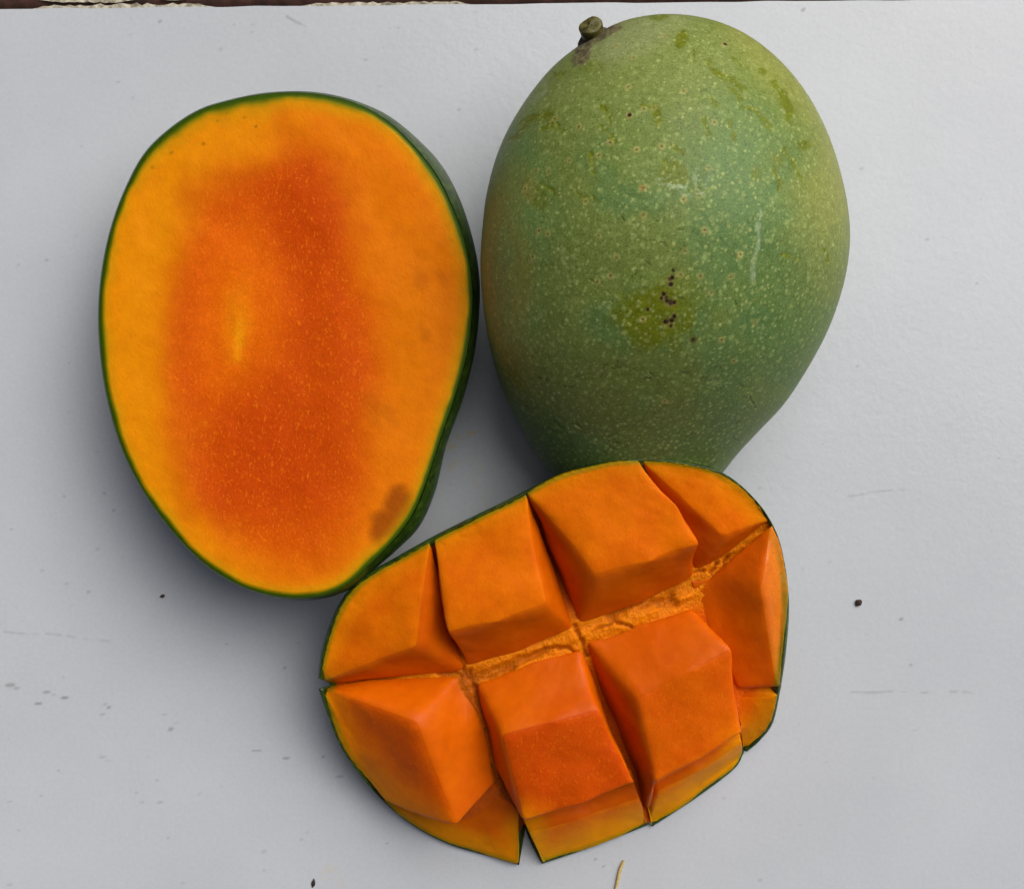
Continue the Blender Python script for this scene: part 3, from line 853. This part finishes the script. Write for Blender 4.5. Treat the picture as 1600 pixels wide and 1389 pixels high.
    cubes.append(dict(v=dict(g=(1199, 822, 3.1), a=(1213, 842, 2.98), b=(1224, 888, 2.75), c=(1228, 940, 2.5), d=(1226, 990, 2.25), e=(1220, 1040, 1.95), f=(1214, 1069, 1.75), k=(1190, 914, 3.2), n=(1108, 905, 2.35), o=(1079, 908, 2.3), h=(1120, 1010, 1.7), i=(1154, 1072, 1.5)),
                      cut=["gabcdefk"], side=["gkn", "nkfiho"], tint=1.05))
    cubes.append(dict(v=dict(a=(1140, 1045, 1.25), b=(1219, 1040, 1.5), c=(1218, 1074, 1.2), d=(1206, 1126, .8), e=(1186, 1154, .4), f=(1167, 1171, .25), h=(1156, 1130, .9), k=(1150, 1088, 1.2), l=(1212, 1086, 1.15)),
                      free="khb", cut=["kldefh"], side=["abclk"], tint=1.0))

    for ci, cu in enumerate(cubes):
        snap = {}
        for k_ in cu['cut'] + ([] if cu['cut'] else [cu['side'][0]]):
            for k2 in k_:
                x, y, z = cu['v'][k2]
                dd = np.hypot(OUT[:, 0] - x, OUT[:, 1] - y)
                i_ = int(dd.argmin())
                if dd[i_] < 24 and k2 not in cu.get('free', ''):
                    snap[k2] = i_
        def rim(i_):
            x, y, z = OUT[i_]
            w_ = max(0, rw[i_] - 0.3) * 7 + 0.25
            return (x + d[i_, 0] * w_, y + d[i_, 1] * w_, z + (0.02 if z > 0.3 else 0.05))
        for k2, i_ in snap.items():
            cu['v'][k2] = rim(i_)
        nk = [0]
        def fill(f):
            out_ = []
            for a_, b_ in zip(f, f[1:] + f[:1]):
                out_.append(a_)
                if a_ in snap and b_ in snap:
                    ia, ib = snap[a_], snap[b_]
                    dif = (ib - ia + len(OUT) // 2) % len(OUT) - len(OUT) // 2
                    if abs(dif) < 60 and abs(dif) > 4:
                        m_ = abs(dif) // 3
                        for t_ in range(1, m_):
                            nk[0] += 1
                            kk = '_%d' % nk[0]
                            cu['v'][kk] = rim((ia + int(round(dif * t_ / m_))) % len(OUT))
                            out_.append(kk)
            return out_
        cu['cut'] = [fill(list(f)) for f in cu['cut']]
        cu['side'] = [fill(list(f)) if (not cu['cut'] and n_ == 0) else list(f) for n_, f in enumerate(cu['side'])]
        keys = list(cu['v'])
        cen = np.mean([cu['v'][k][:2] for k in keys], axis=0)
        bm = bmesh.new()
        crease = bm.edges.layers.float.new('crease_edge')
        V = {k: bm.verts.new(P(*cu['v'][k])) for k in keys}
        for mi, fs in ((0, cu['cut']), (1, cu['side'])):
            for f in fs:
                fa = bm.faces.new([V[k] for k in f])
                fa.material_index = mi
        # close the solid: walls from the open edge down into the bed, then a bottom
        bm.verts.index_update()
        bed = [e for e in bm.edges if e.is_boundary]
        inv = {v: k for k, v in V.items()}
        low = {}
        for e in bed:
            for v in e.verts:
                if v not in low:
                    x, y, z = cu['v'][inv[v]]
                    x2, y2 = cen + (np.array([x, y]) - cen) * 0.90
                    low[v] = bm.verts.new(P(x2, y2, max(0.12, z - (0.55 if z > 0.9 else 0.1))))
        for e in bed:
            lp = e.link_loops[0]
            a, b = lp.vert, lp.link_loop_next.vert
            fa = bm.faces.new([b, a, low[a], low[b]])
            fa.material_index = 1
        be = [e for e in bm.edges if e.is_boundary]
        bmesh.ops.contextual_create(bm, geom=be)
        for e in bm.edges:
            if len(e.link_faces) == 2:
                orig = all(v in inv for v in e.verts)
                mis = [f.material_index for f in e.link_faces]
                if orig and e not in bed:
                    e[crease] = 0.48
                else:
                    e[crease] = 0.95
        bmesh.ops.recalc_face_normals(bm, faces=bm.faces)
        me0 = bpy.data.meshes.new("cage")
        bm.to_mesh(me0); bm.free()
        tmp = bpy.data.objects.new("cage", me0)
        COL.objects.link(tmp)
        md = tmp.modifiers.new("s", 'SUBSURF')
        md.levels = md.render_levels = 5
        md.boundary_smooth = 'PRESERVE_CORNERS'
        dg = bpy.context.evaluated_depsgraph_get()
        me = bpy.data.meshes.new_from_object(tmp.evaluated_get(dg))
        bpy.data.objects.remove(tmp); bpy.data.meshes.remove(me0)
        me.name = "flesh_cube"
        nv = len(me.vertices)
        co = np.empty(nv * 3); me.vertices.foreach_get("co", co); co = co.reshape(-1, 3)
        nm = np.empty(nv * 3); me.vertices.foreach_get("normal", nm); nm = nm.reshape(-1, 3)
        co += nm * ((fbm(co, 75, 60 + ci, 2) - .5) * 0.0020 + (fbm(co, 500, 80 + ci, 3) - .5) * 0.00026)[:, None]
        px, py = unP(co)
        rd = poly_dist(px, py, OUT[::3])
        near_i = ((px[:, None] - OUT[None, ::6, 0]) ** 2 + (py[:, None] - OUT[None, ::6, 1]) ** 2).argmin(1) * 6
        rwv = np.clip((rw[near_i] - 0.3) / 0.5, 0.12, 1)
        tint = cu.get('tint', 1.0)
        nz = fbm(co, 60, 90, 3)
        iscut = np.zeros(nv)
        mats = np.empty(len(me.polygons), int); me.polygons.foreach_get("material_index", mats)
        lv = np.empty(len(me.loops), int); me.loops.foreach_get("vertex_index", lv)
        ls = np.empty(len(me.polygons), int); me.polygons.foreach_get("loop_total", ls)
        iscut[lv[np.repeat(mats == 0, ls)]] = 1
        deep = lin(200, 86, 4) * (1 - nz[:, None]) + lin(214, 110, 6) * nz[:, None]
        nz2 = fbm(co, 140, 33 + ci, 3)
        cutc = lin(214, 110, 4)[None] * np.ones((nv, 1))
        k_ = (sst(.42, .66, nz2) * .45)[:, None]
        cutc = cutc * (1 - k_) + lin(204, 92, 4)[None] * k_
        if tint < 1:
            k = sst(24, 70, rd)[:, None] * (1 - tint) * 2.9
            cutc = cutc * (1 - np.clip(k, 0, .95)) + lin(178, 54, 4)[None] * np.clip(k, 0, .95)
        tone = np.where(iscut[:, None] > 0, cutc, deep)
        zz = co[:, 2] * 100
        if ci in (5, 7, 9, 11):
            y1 = (1 - sst(14, 46, rd + (nz - .5) * 18))[:, None] * .9
            tone = tone * (1 - y1) + lin(216, 140, 8)[None] * y1
            y2 = (1 - sst(3, 9, rd))[:, None] * .6
            tone = tone * (1 - y2) + lin(120, 122, 20)[None] * y2
        else:
            y1 = (1 - sst(10, 42, rd + (nz - .5) * 26))[:, None] * .75 * iscut[:, None]
            tone = tone * (1 - y1) + lin(216, 128, 6)[None] * y1
            y2 = (1 - sst(7, 15, rd + (nz - .5) * 8))[:, None] * .85 * rwv[:, None]
            tone = tone * (1 - y2) + lin(128, 120, 14)[None] * y2
        put_attr(me, "tone", tone)
        put_attr(me, "fleck", iscut * (0.55 if tint < 1 else .4))
        co -= off
        me.vertices.foreach_set("co", co.ravel())
        me.polygons.foreach_set("use_smooth", np.ones(len(me.polygons), bool))
        me.materials.clear()
        me.materials.append(M_wet if ci == 10 else M_cut); me.materials.append(M_side)
        me.polygons.foreach_set("material_index", mats)
        me.update()
        link(bpy.data.objects.new("flesh_cube", me), root)
build_scored()

# ------------------------------------------------------------------ crumbs and fibres lying on the table
def crumb(name, px, py, r, label, cat, mat, stretch=1.0, rot=0.0, group=None):
    bm = bmesh.new()
    bmesh.ops.create_icosphere(bm, subdivisions=3, radius=1.0)
    s = random.random() * 50
    for v in bm.verts:
        c = v.co.copy()
        k = 1 + 0.22 * math.sin(3 * c.x + s) * math.sin(4 * c.y + s * 2) + 0.12 * math.sin(7 * c.z + s)
        v.co = Vector((c.x * stretch * k, c.y * k, c.z * 0.6 * k)) * r
    me = bpy.data.meshes.new(name)
    bm.to_mesh(me); bm.free()
    me.polygons.foreach_set("use_smooth", np.ones(len(me.polygons), bool))
    me.materials.append(mat)
    o = link(bpy.data.objects.new(name, me))
    x, y, _ = P(px, py, 0)
    o.location = (x, y, r * 0.5); o.rotation_euler = (0, 0, rot)
    return tag(o, label, cat, group)
G = "dark crumbs scattered on the table"
crumb("crumb", 1341, 941, 0.0009, "round dark brown crumb on the bare table right of the scored mango cheek", "crumb", M_speck, 1.1, .4, G)
crumb("crumb", 490, 1379, 0.0005, "thin dark crumb at the bottom edge of the photo, left of the scored mango", "crumb", M_speck, 2.2, 1.4, G)
crumb("crumb", 254, 931, 0.00045, "small dark crumb just below the lower left of the smooth mango half", "crumb", M_speck, 1.5, .3, G)

def fibre(pts, r, label):
    c = crom([P(*p) for p in pts], 24)
    co, n = [], 8
    for i, p in enumerate(c):
        t = c[min(i + 1, 23)] - c[max(i - 1, 0)]
        t /= np.linalg.norm(t)
        a = np.cross(t, [0, 0, 1]); a /= np.linalg.norm(a); b = np.cross(t, a)
        rr = r * (0.45 + 0.55 * math.sin(math.pi * min(1, (i + 3) / 28)))
        for k in range(n):
            w = 2 * math.pi * k / n
            co.append(p + (a * math.cos(w) + b * math.sin(w)) * rr)
    o = np_obj("mango_fibre", co, grid_faces(24, n, True), M_fibre)
    return tag(o, label, "fibre")
fibre([(975, 1344, .06), (969, 1358, .05), (965, 1376, .05), (961, 1392, .05)], 0.0005, "pale yellow fibre at the bottom edge of the photo, below the scored mango")
